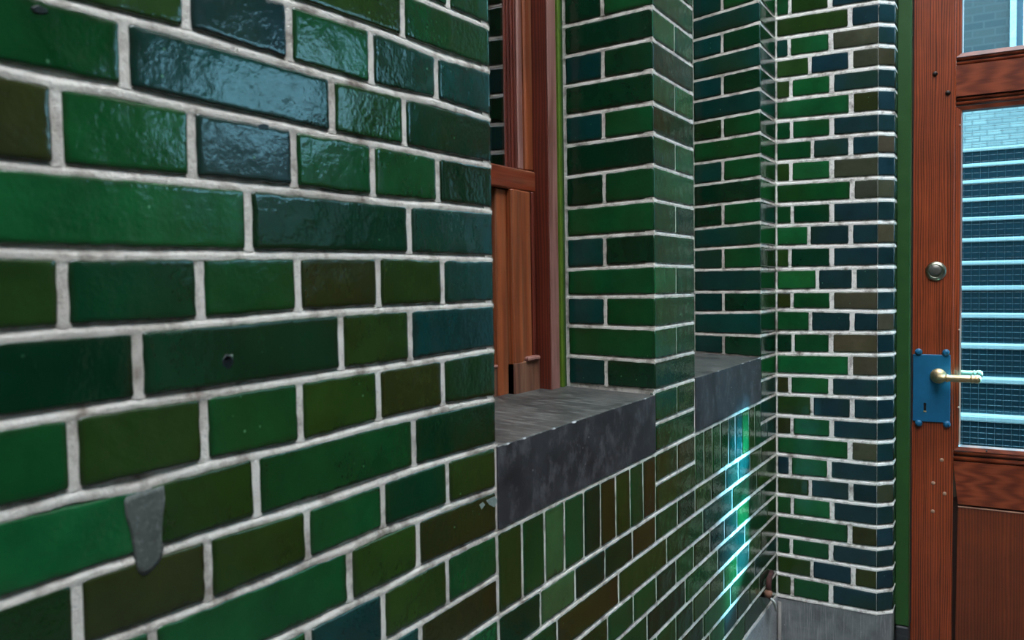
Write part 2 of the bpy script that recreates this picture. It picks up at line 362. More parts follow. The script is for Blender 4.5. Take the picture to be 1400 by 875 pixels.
BL = [25.1, 53.7, 82, 110, 138, 166, 194, 222, 251, 280, 308.5, 338, 368, 398, 423, 454, 483, 512, 538, 567, 594, 620, 649, 675, 702, 730.5, 756, 782, 812]
BR = [1.8, 32.7, 61.7, 91.4, 121, 153, 181.7, 211.4, 242.3, 272.7, 303.3, 334.9, 364.6, 396.6, 425.8, 454.9, 485, 516.6, 544.5, 576, 604.7, 634.6, 661.3, 691, 721, 751, 779, 809, 839]
KT, KB = -46, 22                             # topmost and lowest course lines built
_cache = {}
def zc(k):                                    # corner / back-wall heights
    if -11 <= k <= 17: return ony(1056, BL[k+11], YB)[1]
    return zc(-11)+(-11-k)*CH if k < -11 else zc(17)-(k-17)*CH
def zr(k):
    if -11 <= k <= 17: return ony(1200, BR[k+11], YB)[1]
    return zr(-11)+(-11-k)*CH if k < -11 else zr(17)-(k-17)*CH
def zp(k):
    if k in PILC: return onx(896, PILC[k])[1]
    return zp(-7)+(-7-k)*CH if k < -7 else None
def near(k):
    if k not in _cache:
        if k in LN: _cache[k] = pl([onx(x, y) for x, y in LN[k]])
        else:
            z = near(-4)(YN)+(-4-k)*CH if k < -4 else near(9)(YN)-(k-9)*CH
            _cache[k] = (lambda z: (lambda u: z))(z)
    return _cache[k]
_far = {}
def far(k):
    if k not in _far:
        pts = [(YB, zc(k))]
        if k <= 5: pts.append((YP, zp(k)))
        if k >= 5: pts.append((YN, near(k)(YN)))
        _far[k] = pl(pts)
    return _far[k]
JX = lambda k, xs: [onx(x, (LN_mid(k, x)))[0] for x in xs]
def LN_mid(k, x):
    g = lambda kk: (pl(LN[kk])(x) if kk in LN else None)
    a, b = g(k), g(k+1); return ((a if a is not None else b)+(b if b is not None else a))/2

# ================================================================ wall_left
TOP = 5.6  # unseen wall tops raised to cut down the sky light
DKY = mat_bricktex('dark green brickwork', (14, 40, 26), (10, 34, 26), (60, 60, 56), plane='yz'); DKX = mat_bricktex('dark green brickwork end', (14, 40, 26), (10, 34, 26), (60, 60, 56))
A = flipof(Face((-D, 0, 0), (0, 1, 0), (1, 0, 0)))
wl = MB()
Y0 = -3.0
def fill(us_first, par):                      # regular bond leftwards to Y0 / for unseen courses
    out = []; u = us_first
    stp = .131 if par else .262
    while u-stp > Y0+.05: u -= stp; out.append(u)
    return out[::-1]
NJ = {-4: ([552], 'og'), -3: ([256.5, 397, 509, 598], 'ouGtt'), -2: ([172, 455.7, 554], 'gtgd'), -1: ([79.5, 264, 403, 511, 600], 'bguggd'), 0: ([341.5, 561], 'Gdt'),
 1: ([88, 275, 409, 518.5, 606.5], 'odgbot'), 2: ([191, 467.7, 562.5], 'ddot'), 3: ([102, 281, 411.7, 519, 607], 'gogobd'), 4: ([200, 352.6, 567.5], 'Gogd'),
 5: ([108, 286.6, 421.7, 525, 613], 'dbogdo'), 6: ([210, 480, 573], 'ggob'), 7: ([423, 525.6, 613], 'gtog'), 8: ([576], 'tb'), 9: ([], 'G')}
for k in range(KT, KB):
    lt, lb = near(k), near(k+1); par = k % 2
    end = YN
    if k in NJ:
        xs, cols = NJ[k]; js = JX(k, xs) if xs else [YN-.16]
        if k == 4: widths = .0055
    elif k < -4 or k > 9:
        js = [YN-.1] if par else [YN-.2]; cols = ''
    left = fill(js[0], par); us = [Y0]+left+js+[end]
    nl = len(us)-1-len(cols)
    cols = ''.join(random.choice('gGdob') for _ in range(nl))+cols
    vis = -5 <= k <= 10
    # split fine / coarse by place
    i0 = 0
    for i in range(len(us)-1):
        fine = vis and us[i+1] > .2
        first, last = i == 0, i == len(us)-2
        wj = .0052
        if k >= 5:   sqq = (first, False)     # below the sill the wall runs on past a straight joint
        else:        sqq = (first, last)
        a = us[i]+(0 if sqq[0] else wj); b = us[i+1]-(0 if sqq[1] else (.0042 if last else wj))
        brick(wl, A, a, b, lb(a)+HJ, lb(b)+HJ, lt(a)-HJ, lt(b)-HJ, bc(cols[i]), fine, sqq)
        if not first: perp(wl, A, us[i], lb(us[i])+.002, lt(us[i])-.002, wj)
    bedline(wl, A, lt, max(Y0, .1) if vis else Y0, end, .012 if vis else .3)
    if vis: bedline(wl, A, lt, Y0, .1, .3)
# straight joint at the jamb below the sill
for k in range(5, KB): perp(wl, A, YN+.001, far(k+1)(YN), far(k)(YN), .0042)
# soldier courses under both sills (two courses high)
def soldiers(xs, y, ends, cols):
    us = [ends[0]]+[onx(x, y)[0] for x in xs]+[ends[1]]
    row(wl, A, us, cols, far(9), far(7), .0036)
soldiers([715, 746, 773, 799.5, 822.5, 843.5, 863, 880.7], 745, (YN, YP), 'ogLgdbogb')
soldiers([963, 974.4, 985.8, 996.7, 1005.9, 1015, 1024.5, 1032.4], 600, (YPF, Y2), 'gogdttGog')  # teal pair paints the cyan light band into the soldiers
for (a, b) in ((YN, YP), (YPF, Y2)): bedline(wl, A, far(7), a, b)
perp(wl, A, YP, far(9)(YP), far(5)(YP), .0036); perp(wl, A, YPF, far(9)(YPF), far(5)(YPF), .0036); perp(wl, A, Y2, far(9)(Y2), far(5)(Y2), .0036)
# pier (full height) and strip beside the corner
def ynode(k): return 0
for k in range(KT, 9):
    us = [YP, onx(926, 500)[0], YPF] if k % 2 else [YP, YPF]
    cl = random.choice(['Gg', 'gd', 'gG', 'dg']) if k < 5 else random.choice(['go', 'dg', 'ob'])
    s = (1, 1) if k < 5 else (0, 0)
    row(wl, A, us, cl, far(k+1), far(k), .0036, fine=k > -9, sq=s); bedline(wl, A, far(k), YP, YPF)
    us = [Y2, YB]
    if k == 8: us = [Y2, onx(1049, 600)[0], YB]
    row(wl, A, us, random.choice(['d', 'g', 't', 'd']), far(k+1), far(k), .0034, fine=k > -13, sq=(k < 5, 0)); bedline(wl, A, far(k), Y2, YB)
# courses below the soldiers; teal bricks near the corner carry the cyan light band
LJ = {9: ([740, 787.4, 828, 865.5, 897, 927, 951, 973, 993, 1010, 1026, 1041], 'Lddbgdodttob'), 10: ([763, 846.8, 912.3, 961.6, 1001.8, 1035], 'gbogtdo'),
 11: ([700, 790, 831.6, 866.8, 898, 925, 949, 971.4, 991, 1008.4, 1024.5, 1040], 'gboggdgotugdd'), 12: ([800, 885.7, 937.9, 982, 1019, 1049], 'bgdgtdo'),
 13: ([830, 866, 898.6, 924.8, 948, 971, 990.5, 1008.4, 1024.5, 1040], 'goggdoogtob'), 14: ([915, 962, 999.5, 1032.5], 'gdgdu'), 15: ([925, 949, 971, 990.5, 1007.9, 1024.8, 1038.8], 'gobgtdod'), 16: ([935, 978, 1018], 'gggd')}
for k in range(9, KB):
    lt, lb = far(k), far(k+1)
    if k in LJ:
        xs, cols = LJ[k]; us = []
        for x in xs:
            ym = 0
            # image height of the course middle at x, by marching along the plane
            u = onx(x, 700)[0]
            for _ in range(4):
                v = (lt(u)+lb(u))/2
                d0, d1 = onx(x, 600), onx(x, 900); t = (v-d0[1])/(d1[1]-d0[1]); u = d0[0]+(d1[0]-d0[0])*t
            us.append(u)
        if us[0]-YN > .3:
            us = [us[0]-(.131 if k % 2 else .262)*i for i in range(9, 0, -1) if us[0]-(.131 if k % 2 else .262)*i > YN+.07]+us
        us = [YN]+us+[YB]; nl = len(us)-1-len(cols); cols = ''.join(random.choice('gdob') for _ in range(max(0, nl)))+cols
    else:
        stp = .131 if k % 2 else .262; n = round((YB-YN)/stp); us = [YN+(YB-YN)*i/n for i in range(n+1)]; cols = ''.join(random.choice('gdob') for _ in range(n))
    if k < 17:
        row(wl, A, us, cols, lb, lt, .0038)
    if k < 18: bedline(wl, A, lt, YN, YB)
# reveals: faces looking back along the wall (pier and niche) and the two looking on
def reveal(Y, ny, kmax, tabL, tabR, xl, xr_, jx, jy, pick, fine, zfun):
    P = flipof(Face((-D, Y, 0), (-1, 0, 0), (0, ny, 0)))    # u runs from the arris inwards
    L = -D-XR
    for k in range(KT, kmax):
        def ln(kk):
            if tabL and kk in tabL:
                a = ony(xr_, tabR[kk], Y); b = ony(xl, tabL[kk], Y); return pl([(0, zfun(kk)), (L, b[1])])
            z = zfun(kk); return lambda u: z
        lb, lt = ln(k+1), ln(k)
        ju = -D-ony(jx, jy, Y)[0] if jx else .115
        us = [0, ju, L] if k % 2 == 0 else [0, L]
        row(wl, P, us, pick(k), lb, lt, .0040, fine=fine and k > -13, sq=(1, 0)); bedline(wl, P, lt, 0, L)
pickd = lambda k: random.choice(['gt', 'dt', 'dt', 'gd']) if k % 2 == 0 else random.choice('ddgt')
reveal(YP, -1, 5, PILL, PILC, 775, 896, 826, 300, pickd, True, zp)
reveal(Y2, -1, 5, N2L, N2R, 950, 1040, 988, 250, pickd, True, lambda k: far(k)(Y2))
reveal(YN, 1, 5, None, None, 0, 0, None, 0, pickd, False, lambda k: near(k)(YN))
reveal(YPF, 1, 5, None, None, 0, 0, None, 0, pickd, False, lambda k: far(k)(YPF))
# mortar body behind the bricks (2.8 mm back from the brick faces)
g = .0040; zt, z0 = zk(KT)-.01, 0.0; zs = zk(5)
wl.box((-D-.6, Y0, z0), (-D-g, YN-g, zt), 1)
wl.box((-D-.6, YN-g, z0), (-D-g, YB+.25, zk(7)-.02), 1)
wl.box((-D-.6, YP+g, zk(7)-.02), (-D-g, YPF-g, zt), 1)
wl.box((-D-.6, Y2+g, zk(7)-.02), (-D-g, YB+.25, zt), 1)
for (y_, sg) in ((YP, 1), (YPF, -1), (YN, -1), (Y2, 1)): wl.box((-D-.02, y_+sg*.0016, zk(5)), (-D-.0016, y_+sg*.02, zt), 1)
# lintels over both windows (out of the frame)
for (a, b) in ((YN-g, YP+g), (YPF-g, Y2+g)): wl.box((-D-.6, a, 3.0), (-D, b, zt), 1)
wl.box((-D-.6, Y0, zt), (-D-.01, YB+.25, TOP), 2)
wall_left = wl.build('wall_left', [GLAZE, MORTAR, DKY])
tag(wall_left, 'long green glazed brick wall with two window recesses, running from the near left to the corner', 'wall', 'structure')

CHIP0 = mat_plain('pale mortar smear', (120, 134, 128), .8, 0, .4, .5, 90)
# dark cement smear over the joint on the near wall
pm = MB()
def patch(pts, th, mi=0):
    u = [onx(x, y) for x, y in pts]; cu = sum(p[0] for p in u)/len(u); cv = sum(p[1] for p in u)/len(u); o = len(pm.v); n = len(u)
    for s_, d in ((1.0, -.004), (.97, th*.6), (.86, th)):
        for (a, b) in u: pm.v.append(A(cu+(a-cu)*s_, cv+(b-cv)*s_, d))
    for q in range(2):
        for i in range(n): pm.face([o+q*n+i, o+q*n+(i+1) % n, o+(q+1)*n+(i+1) % n, o+(q+1)*n+i], mi, sm=True)
    pm.face([o+2*n+i for i in range(n)], mi)
patch([(170, 684), (174, 678), (196, 671), (224, 662), (226, 680), (223, 705), (221, 735), (224, 750), (219, 768), (205, 784), (194, 789), (187, 782), (183, 755), (178, 725), (172, 705)][::-1], .0012)
pm2 = pm
patch_o = pm.build('mortar_patch', CEMENT, wall_left); patch_o['label'] = 'rough dark grey cement smear over a joint'

pm = MB()
def pit(pts, name, label, mat_):
    global pm
    pm = MB(); patch(pts[::-1], .0006); o = pm.build(name, mat_, wall_left); o['label'] = label
PITM = mat_plain('dark chipped glaze', (10, 22, 26), .35, 0, .3, .6, 120)
pit([(42, 10), (52, 7), (64, 12), (66, 17), (56, 19), (46, 17)], 'glaze_chip', 'dark chip in the glaze', PITM)
pit([(303, 492), (309, 484), (318, 487), (319, 498), (313, 506), (304, 501)], 'glaze_chip', 'dark chip in the glaze', PITM)
pit([(352, 171), (360, 169), (368, 171), (366, 178), (358, 181), (352, 177)], 'glaze_chip', 'dark chip in the glaze', PITM)
pit([(305, 490), (311, 486), (318, 484.5), (318.5, 488), (312, 492), (306, 493.5)], 'chip_edge', 'pale broken edge of a chip', CHIP0)
pit([(664, 684), (676, 678), (680, 684), (676, 694), (668, 690)], 'mortar_smear', 'pale mortar smear', CHIP0)
pit([(655, 690), (660, 686), (663, 690), (658, 697)], 'mortar_smear', 'pale mortar smear', CHIP0)
# ================================================================ wall_back
XE = ony(1200, 400, YB)[0]                    # where the canted end begins
XC = -D
B = flipof(Face((0, YB, 0), (1, 0, 0), (0, -1, 0)))
wb = MB()
BJ = {-12: ([1079.7, 1134.6], 'gouu'), -11: ([1162], 'ouu'), -10: ([1078.6, 1135.7], 'tGku'), -9: ([1107, 1163], 'oukk'), -8: ([1081, 1137], 'oGuu'), -7: ([1163.6], 'Gbu'), -6: ([1082, 1137], 'gguu'),
 -5: ([1110.6, 1163], 'guuk'), -4: ([1081, 1137], 'oGku'), -3: ([1165], 'gkk'), -2: ([1083, 1137], 'gduu'), -1: ([1106, 1163], 'Guuk'), 0: ([1079.7, 1137], 'oduu'), 1: ([1117.4, 1167.7], 'Guuu'), 2: ([1082.7, 1137], 'bgku'),
 3: ([1107.8, 1165], 'guuk'), 4: ([1084, 1136], 'dgku'), 5: ([1162.7], 'Gku'), 6: ([1079.7, 1135.7], 'bGuu'), 7: ([1110, 1165], 'ouuu'), 8: ([1082.7, 1136.9], 'bGuu'), 9: ([1162], 'gku'), 10: ([1080.3, 1133.8], 'uGuu'), 11: ([1107.7, 1163.3], 'ouuk'),
 12: ([1083, 1137.5], 'gGuu'), 13: ([1162], 'gbu'), 14: ([1081.6, 1136], 'gguu'), 15: ([1109.9, 1166.5], 'oubu'), 16: ([1083, 1136], 'oguu')}
CL = .058                                      # length of the canted face
s2 = math.sqrt(.5)
CF = flipof(Face((XE, YB, 0), (s2, s2, 0), (s2, -s2, 0)))
XJ = XE+CL*s2; YJ = YB+CL*s2
RJ = flipof(Face((XJ, YJ, 0), (0, 1, 0), (1, 0, 0)))
for k in range(KT, 17):
    fb = pl([(XC, zc(k+1)), (XE, zr(k+1))]); ft = pl([(XC, zc(k)), (XE, zr(k))])
    kk = k if k in BJ else (-12+((k+12) % 6) if k < -12 else 16)
    xs, cols = BJ[kk]; ym = (BL[k+11]+BL[k+12])/2 if -11 <= k <= 16 else 30
    us = [XC]+[ony(x, ym, YB)[0] for x in xs]+[XE]; w = [.0036]*len(us); w[-2] = .0070
    for j in range(1, len(us)-2): w[j] = .005
    row(wb, B, us, cols[:-1], fb, ft, w, fine=k > -13, sq=(0, 1), hb=.0066); bedline(wb, B, ft, XC, XE)
    zt_, zb_ = zr(k), zr(k+1)
    row(wb, CF, [0, CL], cols[-1], lambda u: zb_, lambda u: zt_, .004, fine=k > -13, sq=(1, 1), hb=.0066); bedline(wb, CF, lambda u: zt_, 0, CL)
    row(wb, RJ, [0, .1], 'u', lambda u: zb_, lambda u: zt_, .004, fine=False, sq=(1, 0), hb=.0066); bedline(wb, RJ, lambda u: zt_, 0, .1, .1)
g = .0040
for P_, u0_, u1_, f_ in ((B, XC, XE, pl([(XC, zc(17)), (XE, zr(17))])), (CF, 0, CL, lambda u: zr(17)), (RJ, 0, .1, lambda u: zr(17))): bedline(wb, P_, f_, u0_, u1_)
wb.prism([(XC-.3, YB+g, zk(17)), (XE, YB+g, zk(17)), (XJ-g, YJ+g*.5, zk(17)), (XJ-g, YB+.25, zk(17)), (XC-.3, YB+.25, zk(17))], (0, 0, zt-zk(17)), 1)
# wall over and beside the door opening (outside the frame)
ZD = 3.02; XD1 = 2.40
wb.box((XJ-g, YJ+.01, ZD), (2.5, YB+.25, zt), 1); wb.box((XD1, YJ, 0), (2.5, YB+.25, ZD), 1); wb.box((.70, YJ, 0), (1.06, YB+.25, ZD), 2)  # last box is an added pier blocking sky from reflections
wb.box((XC, YB+.01, zt), (2.5, YB+.25, TOP), 2)
wall_back = wb.build('wall_back', [GLAZE, mat_mortar('brightened lime mortar', (236, 233, 226), .15), DKX])  # mortar lightened here for the light arriving from the right
tag(wall_back, 'narrow end wall of green and slate glazed bricks with a canted corner beside the door', 'wall', 'structure')

# ---------------------------------------------------------------- plinth stones
pz = zr(17)-.004; pzc = zc(17)-.004
pb = MB()
pb.prism([(XC-.05, YB+.003, 0), (XE, YB+.003, 0), (XJ-.004, YJ, 0), (XJ-.004, YB+.25, 0), (XC-.05, YB+.25, 0)], (0, 0, (pz+pzc)/2-.004))
po = pb.build('trim_1', PLINTH); tag(po, 'grey stone plinth block under the end wall beside the door', 'plinth', 'structure')
pa = MB(); zpl = far(17)
pa.prism([(-D-.1, YN, 0), (-D-.1, YB, 0), (-D-.1, YB, zpl(YB)-.006), (-D-.1, YN, zpl(YN)-.006)], (.101, 0, 0))
pao = pa.build('trim_2', mat_stone('pale plinth stone', (118, 122, 124), (160, 164, 166), .4, .8)); tag(pao, 'pale grey stone plinth along the foot of the long green wall', 'plinth', 'structure')

# rusty stub in the corner above the plinth
ru = MB(); cx, cy = -D+.012, YB-.012
def cpt(x, y, off=.012): p = onx(x, y, -D+off); return (-D+off, min(p[0], YB-.006), p[1])
stub = empty('iron_stub'); stub.location = (0, 0, 0)
ru.tube([cpt(1055, 782, .006), cpt(1051.5, 792), cpt(1050.5, 802), cpt(1052.5, 812), cpt(1053.5, 818, .01)], [.007, .0085, .0085, .0065, .005]); ru.build('stem', RUST, stub)
rn = MB(); a = Vector(cpt(1050.5, 812, .012)); rn.lathe([(.004, .012), (.0105, .009), (.0125, 0), (.0105, -.008), (.004, -.012)], a, (.2, -.1, 1), 0, 14); rn.build('collar', mat_plain('rusty collar', (120, 84, 66), .8, 0, .4, .5, 60), stub)
rl = MB(); rl.tube([cpt(1055, 819, .018), cpt(1058.5, 824, .02), cpt(1060, 830, .019), cpt(1060.5, 836, .017)], [.004, .005, .0042, .0015], 0, 10); o = rl.build('lime_drip', LIME, stub); o['label'] = 'white lime crust hanging off the stub'
rp = MB(); rp.tube([(-D+.009, YB-.004, zc(17)-.02), (-D+.009, YB-.004, .2), (-D+.009, YB-.004, .0)], [.006, .006, .006], 0, 10); rp.build('pipe', mat_plain('grey old pipe', (120, 116, 112), .7), stub)
tag(stub, 'rusty iron pipe stub in the inner corner above the grey plinth', 'pipe')

# ================================================================ windows
ZF = [onx(684, 609)[1], onx(893, 541)[1]]
def sill(mb, ya, yb, z0, z1, zb):
    # bluestone block: face flush with the wall, top falling slightly outwards
    chp = []; N = 90; X0 = -D+.001; Xb = XR-.06
    z_at = lambda y: z0+(z1-z0)*(y-ya)/(yb-ya)
    o = len(mb.v)
    for i in range(N+1):
        y = ya+(yb-ya)*i/N; ch = .0009+.004*max(0, noise.noise((y*40, 2, 0)))+.004*max(0, noise.noise((y*90, 7, 0))-.35)
        zt_ = z_at(y)
        chp.append(ch > .0022)
        mb.v += [(Xb, y, zt_+.012), (X0-ch*.8-.0005, y, zt_), (X0, y, zt_-ch*.8), (X0, y, zb(y)), (Xb, y, zb(y))]
    for i in range(N):
        for k in range(5):
            q = [o+i*5+k, o+i*5+(k+1) % 5, o+(i+1)*5+(k+1) % 5, o+(i+1)*5+k]; mb.face(q[::-1], 0 if k == 0 else ((2 if chp[i] else 0) if k == 1 else 1))
    mb.face([o+k for k in range(5)], 1); mb.face([o+N*5+k for k in range(5)][::-1], 1)
CHIP = mat_plain('chipped stone edge', (150, 156, 158), .8, 0, .3, .5, 80)
def make_window(ya, yb, zs0, zs1, n, label, sill_label):
    w = empty('window_%d' % n); w.location = (XR, (ya+yb)/2, zs0)
    tag(w, label, 'window', 'structure')
    def part(name, mats, fn, par=None):
        mb = MB(); fn(mb); ob = mb.build(name, mats); ob.parent = par or w
        ob.matrix_parent_inverse = (par or w).matrix_world.inverted() if par is None else Matrix()
        return ob
    bpy.context.view_layer.update()
    def P(name, mats, fn, par=None):
        mb = MB(); fn(mb); off = Vector(w.location) if True else Vector()
        mb.v = [tuple(Vector(v)-off) for v in mb.v]; return mb.build(name, mats, par or w)
    o = P('window_sill', [SILLT, SILL, CHIP], lambda mb: sill(mb, ya+.002, yb-.002, zs0, zs1, lambda y: far(7)(y)+.004)); o['label'] = sill_label
    Z0, Z1 = zs1+.004, 3.0
    Xb, Xl = -.8852, XR-.0285; Xm = Xl-.0145; Xg = Xb-.018
    yf = lambda v: yb-(YP-v)                  # positions read on the far jamb of window 1
    yn = lambda v: ya+(YP-v)                  # mirrored on the near jamb
    q = lambda px, py, X: onx(px, py, X)[0]
    a764, a760, a749 = q(764, 100, XR), q(760.3, 100, XR), q(749, 100, XR)
    ub = [q(x, 100, Xb) for x in (728, 719, 717.6, 715.6, 709.2)]
    lw = [q(x, 400, Xl) for x in (736, 733.8, 728.7, 715, 702)]
    lm = [q(x, 400, Xm) for x in (693.7, 680)]
    zr1, zr0 = onx(728, 235, Xb)[1], onx(728, 263.5, Xb)[1]
    def frame(mb):
        for f in (yf, yn):
            bx = lambda X0, X1, a, b, mi, bv=.002: mb.box((X0, f(a), Z0), (X1, f(b), Z1), mi, bv)
            bx(XR-.05, XR-.002, YP-.001, a764+.012, 4, .001)
            bx(XR-.05, XR, a764+.012, a764, 0)
            bx(XR-.05, XR-.012, a764, a760, 1, .001)
            bx(XR-.003, XR, a760, a749, 2, .001); bx(XR-.12, XR-.003, a760, a749, 3, .001)  # front coloured as lit, jamb side darker as in shade
        mb.box((XR-.1, ya, Z1-.06), (XR-.01, yb, Z1), 3, .003)
    P('window_frame', [OLIVE, DARKW, WINP, WINV, GREEN], frame)
    def up(mb):
        for f in (yf, yn):
            b = lambda X0, X1, a, c, mi, bv=.002: mb.box((X0, f(a), zr1), (X1, f(c), Z1), mi, bv)
            b(Xb-.05, Xb-.002, a749, ub[0], 0, .001)
            b(Xb-.05, Xb, ub[0], ub[2], 2, .004); b(Xb-.05, Xb-.012, ub[2], ub[3], 1, .0005); b(Xb-.05, Xb-.002, ub[3], ub[4], 3, .003)
            e = ub[4]
            for i in range(4): b(Xb-.05, Xb-.0055-.0035*i, e, e-.0075, 0, .002); e -= .0075
    us = P('upper_sash', [WINV, DARKW, WINO, WINP], up)
    P('meeting_rail', WOODY, lambda mb: mb.box((Xb-.06, yn(ub[0]), zr0), (Xb+.004, yf(ub[0]), zr1), 0, .003))
    P('upper_pane', WGLASS, lambda mb: mb.box((Xg-.006, ya+.05, zr1), (Xg, yb-.05, Z1)), us)
    def low(mb):
        zl = onx(731, 491, Xl)[1]
        for f in (yf, yn):
            b = lambda X0, X1, a, c, mi, z0=Z0, z1=zr0, bv=.002: mb.box((X0, f(a), z0), (X1, f(c), z1), mi, bv)
            b(Xl-.04, Xl-.012, a749, lw[1], 1, bv=.001)
            b(Xl-.04, Xl-.002, lw[1], lw[2]+.006, 3); b(Xl-.04, Xl-.008, lw[2]+.006, lw[2], 1, bv=.001)
            b(Xl-.06, Xl-.003, lw[2], lw[3], 0, bv=.003); b(Xl-.06, Xl, lw[3], lw[4], 2, bv=.003)
            b(Xl-.06, Xl+.001, a749, lw[4], 5, Z0, zl, .003); b(Xl-.03, Xl+.008, lw[1], q(719, 491, Xl), 4, zl-.002, zl+.008, .003)
            b(Xm-.05, Xm-.030, lw[4], lm[0], 1, bv=.001)
            b(Xm-.06, Xm, lm[0]+.002, lm[1], 2, bv=.003); b(Xm-.06, Xm-.012, lm[1], lm[1]-.02, 3)
        zb_ = onx(680, 503, Xm)[1]
        mb.box((Xm-.06, yn(lm[1]), Z0), (Xm-.002, yf(lm[1]), zb_), 5, .003); mb.box((Xm-.05, yn(lm[1]), zb_), (Xm, yf(lm[1]), zb_+.006), 4, .002)
        mb.box((Xm-.07, yn(lm[1]), zr0-.02), (Xm-.012, yf(lm[1]), zr0), 3, .003)
    ls = P('lower_sash', [WINO, DARKW, WINO, WINV, WINP, WINW], low)
    P('lower_pane', WGLASS, lambda mb: mb.box((Xm-.04, ya+.15, Z0+.03), (Xm-.034, yb-.15, zr0-.01)), ls)
    return w
make_window(YN, YP, onx(684, 609)[1], onx(893, 541)[1], 1, 'red-brown wooden sash window in the nearer recess between green brick jambs', 'dark bluestone sill with chipped pale front edge')
make_window(YPF, Y2, far(5)(YPF)+.002, far(5)(Y2)+.002, 2, 'wooden sash window hidden in the farther recess, its dark sill showing past the pier', 'dark bluestone sill')
# dark rooms behind the windows
rm = MB()
for (a, b) in ((YN-.3, YP+.1), (YPF-.1, Y2+.3)):
    rm.box((-1.9, a, .6), (-1.86, b, 3.2)); rm.box((-1.9, a, .6), (-1.246, a+.02, 3.2)); rm.box((-1.9, b-.02, .6), (-1.246, b, 3.2)); rm.box((-1.9, a, .6), (-1.246, b, .62)); rm.box((-1.9, a, 3.18), (-1.246, b, 3.2))
tag(rm.build('wall_inner', mat_plain('dim room plaster', (90, 86, 80), .9)), 'dim plastered room behind the two sash windows', 'wall', 'structure')

# ================================================================ door frame and door
YF = 2.85; YD = 2.90
df = MB(); fx0, fx1 = XJ-.002, ony(1244.6, 400, YF)[0]; zfb = ony(1235, 856, YF)[1]
df.box((fx0, YF, zfb), (fx1, YF+.11, ZD), 0, .003); df.box((fx0, YF+.03, zfb), (fx1+.002, YF+.11, ZD), 1)
df.box((fx0, YF, ZD-.07), (XD1, YF+.11, ZD), 0, .003); df.box((.66, YF, zfb), (.72, YF+.11, ZD-.07), 0, .003); df.box((1.06, YF+.02, 2.55), (XD1, YF+.10, ZD-.06), 0, .003); df.box((1.04, YF, zfb), (1.10, YF+.11, ZD-.07), 0, .003); df.box((XD1-.06, YF, zfb), (XD1, YF+.11, ZD-.07), 0, .003)  # high board over the added leaf trims its mirrored highlight
dfo = df.build('trim_3', [GREEN, BLACK]); tag(dfo, 'bottle green painted door frame post between end wall and red-brown door', 'door frame', 'structure')
sb = MB(); sb.box((fx0+.002, YF-.003, 0), (fx1-.001, YF+.11, zfb-.002), 0, .004)
o = sb.build('foot_block', BASEST, dfo); o['label'] = 'dark stone block under the green post'

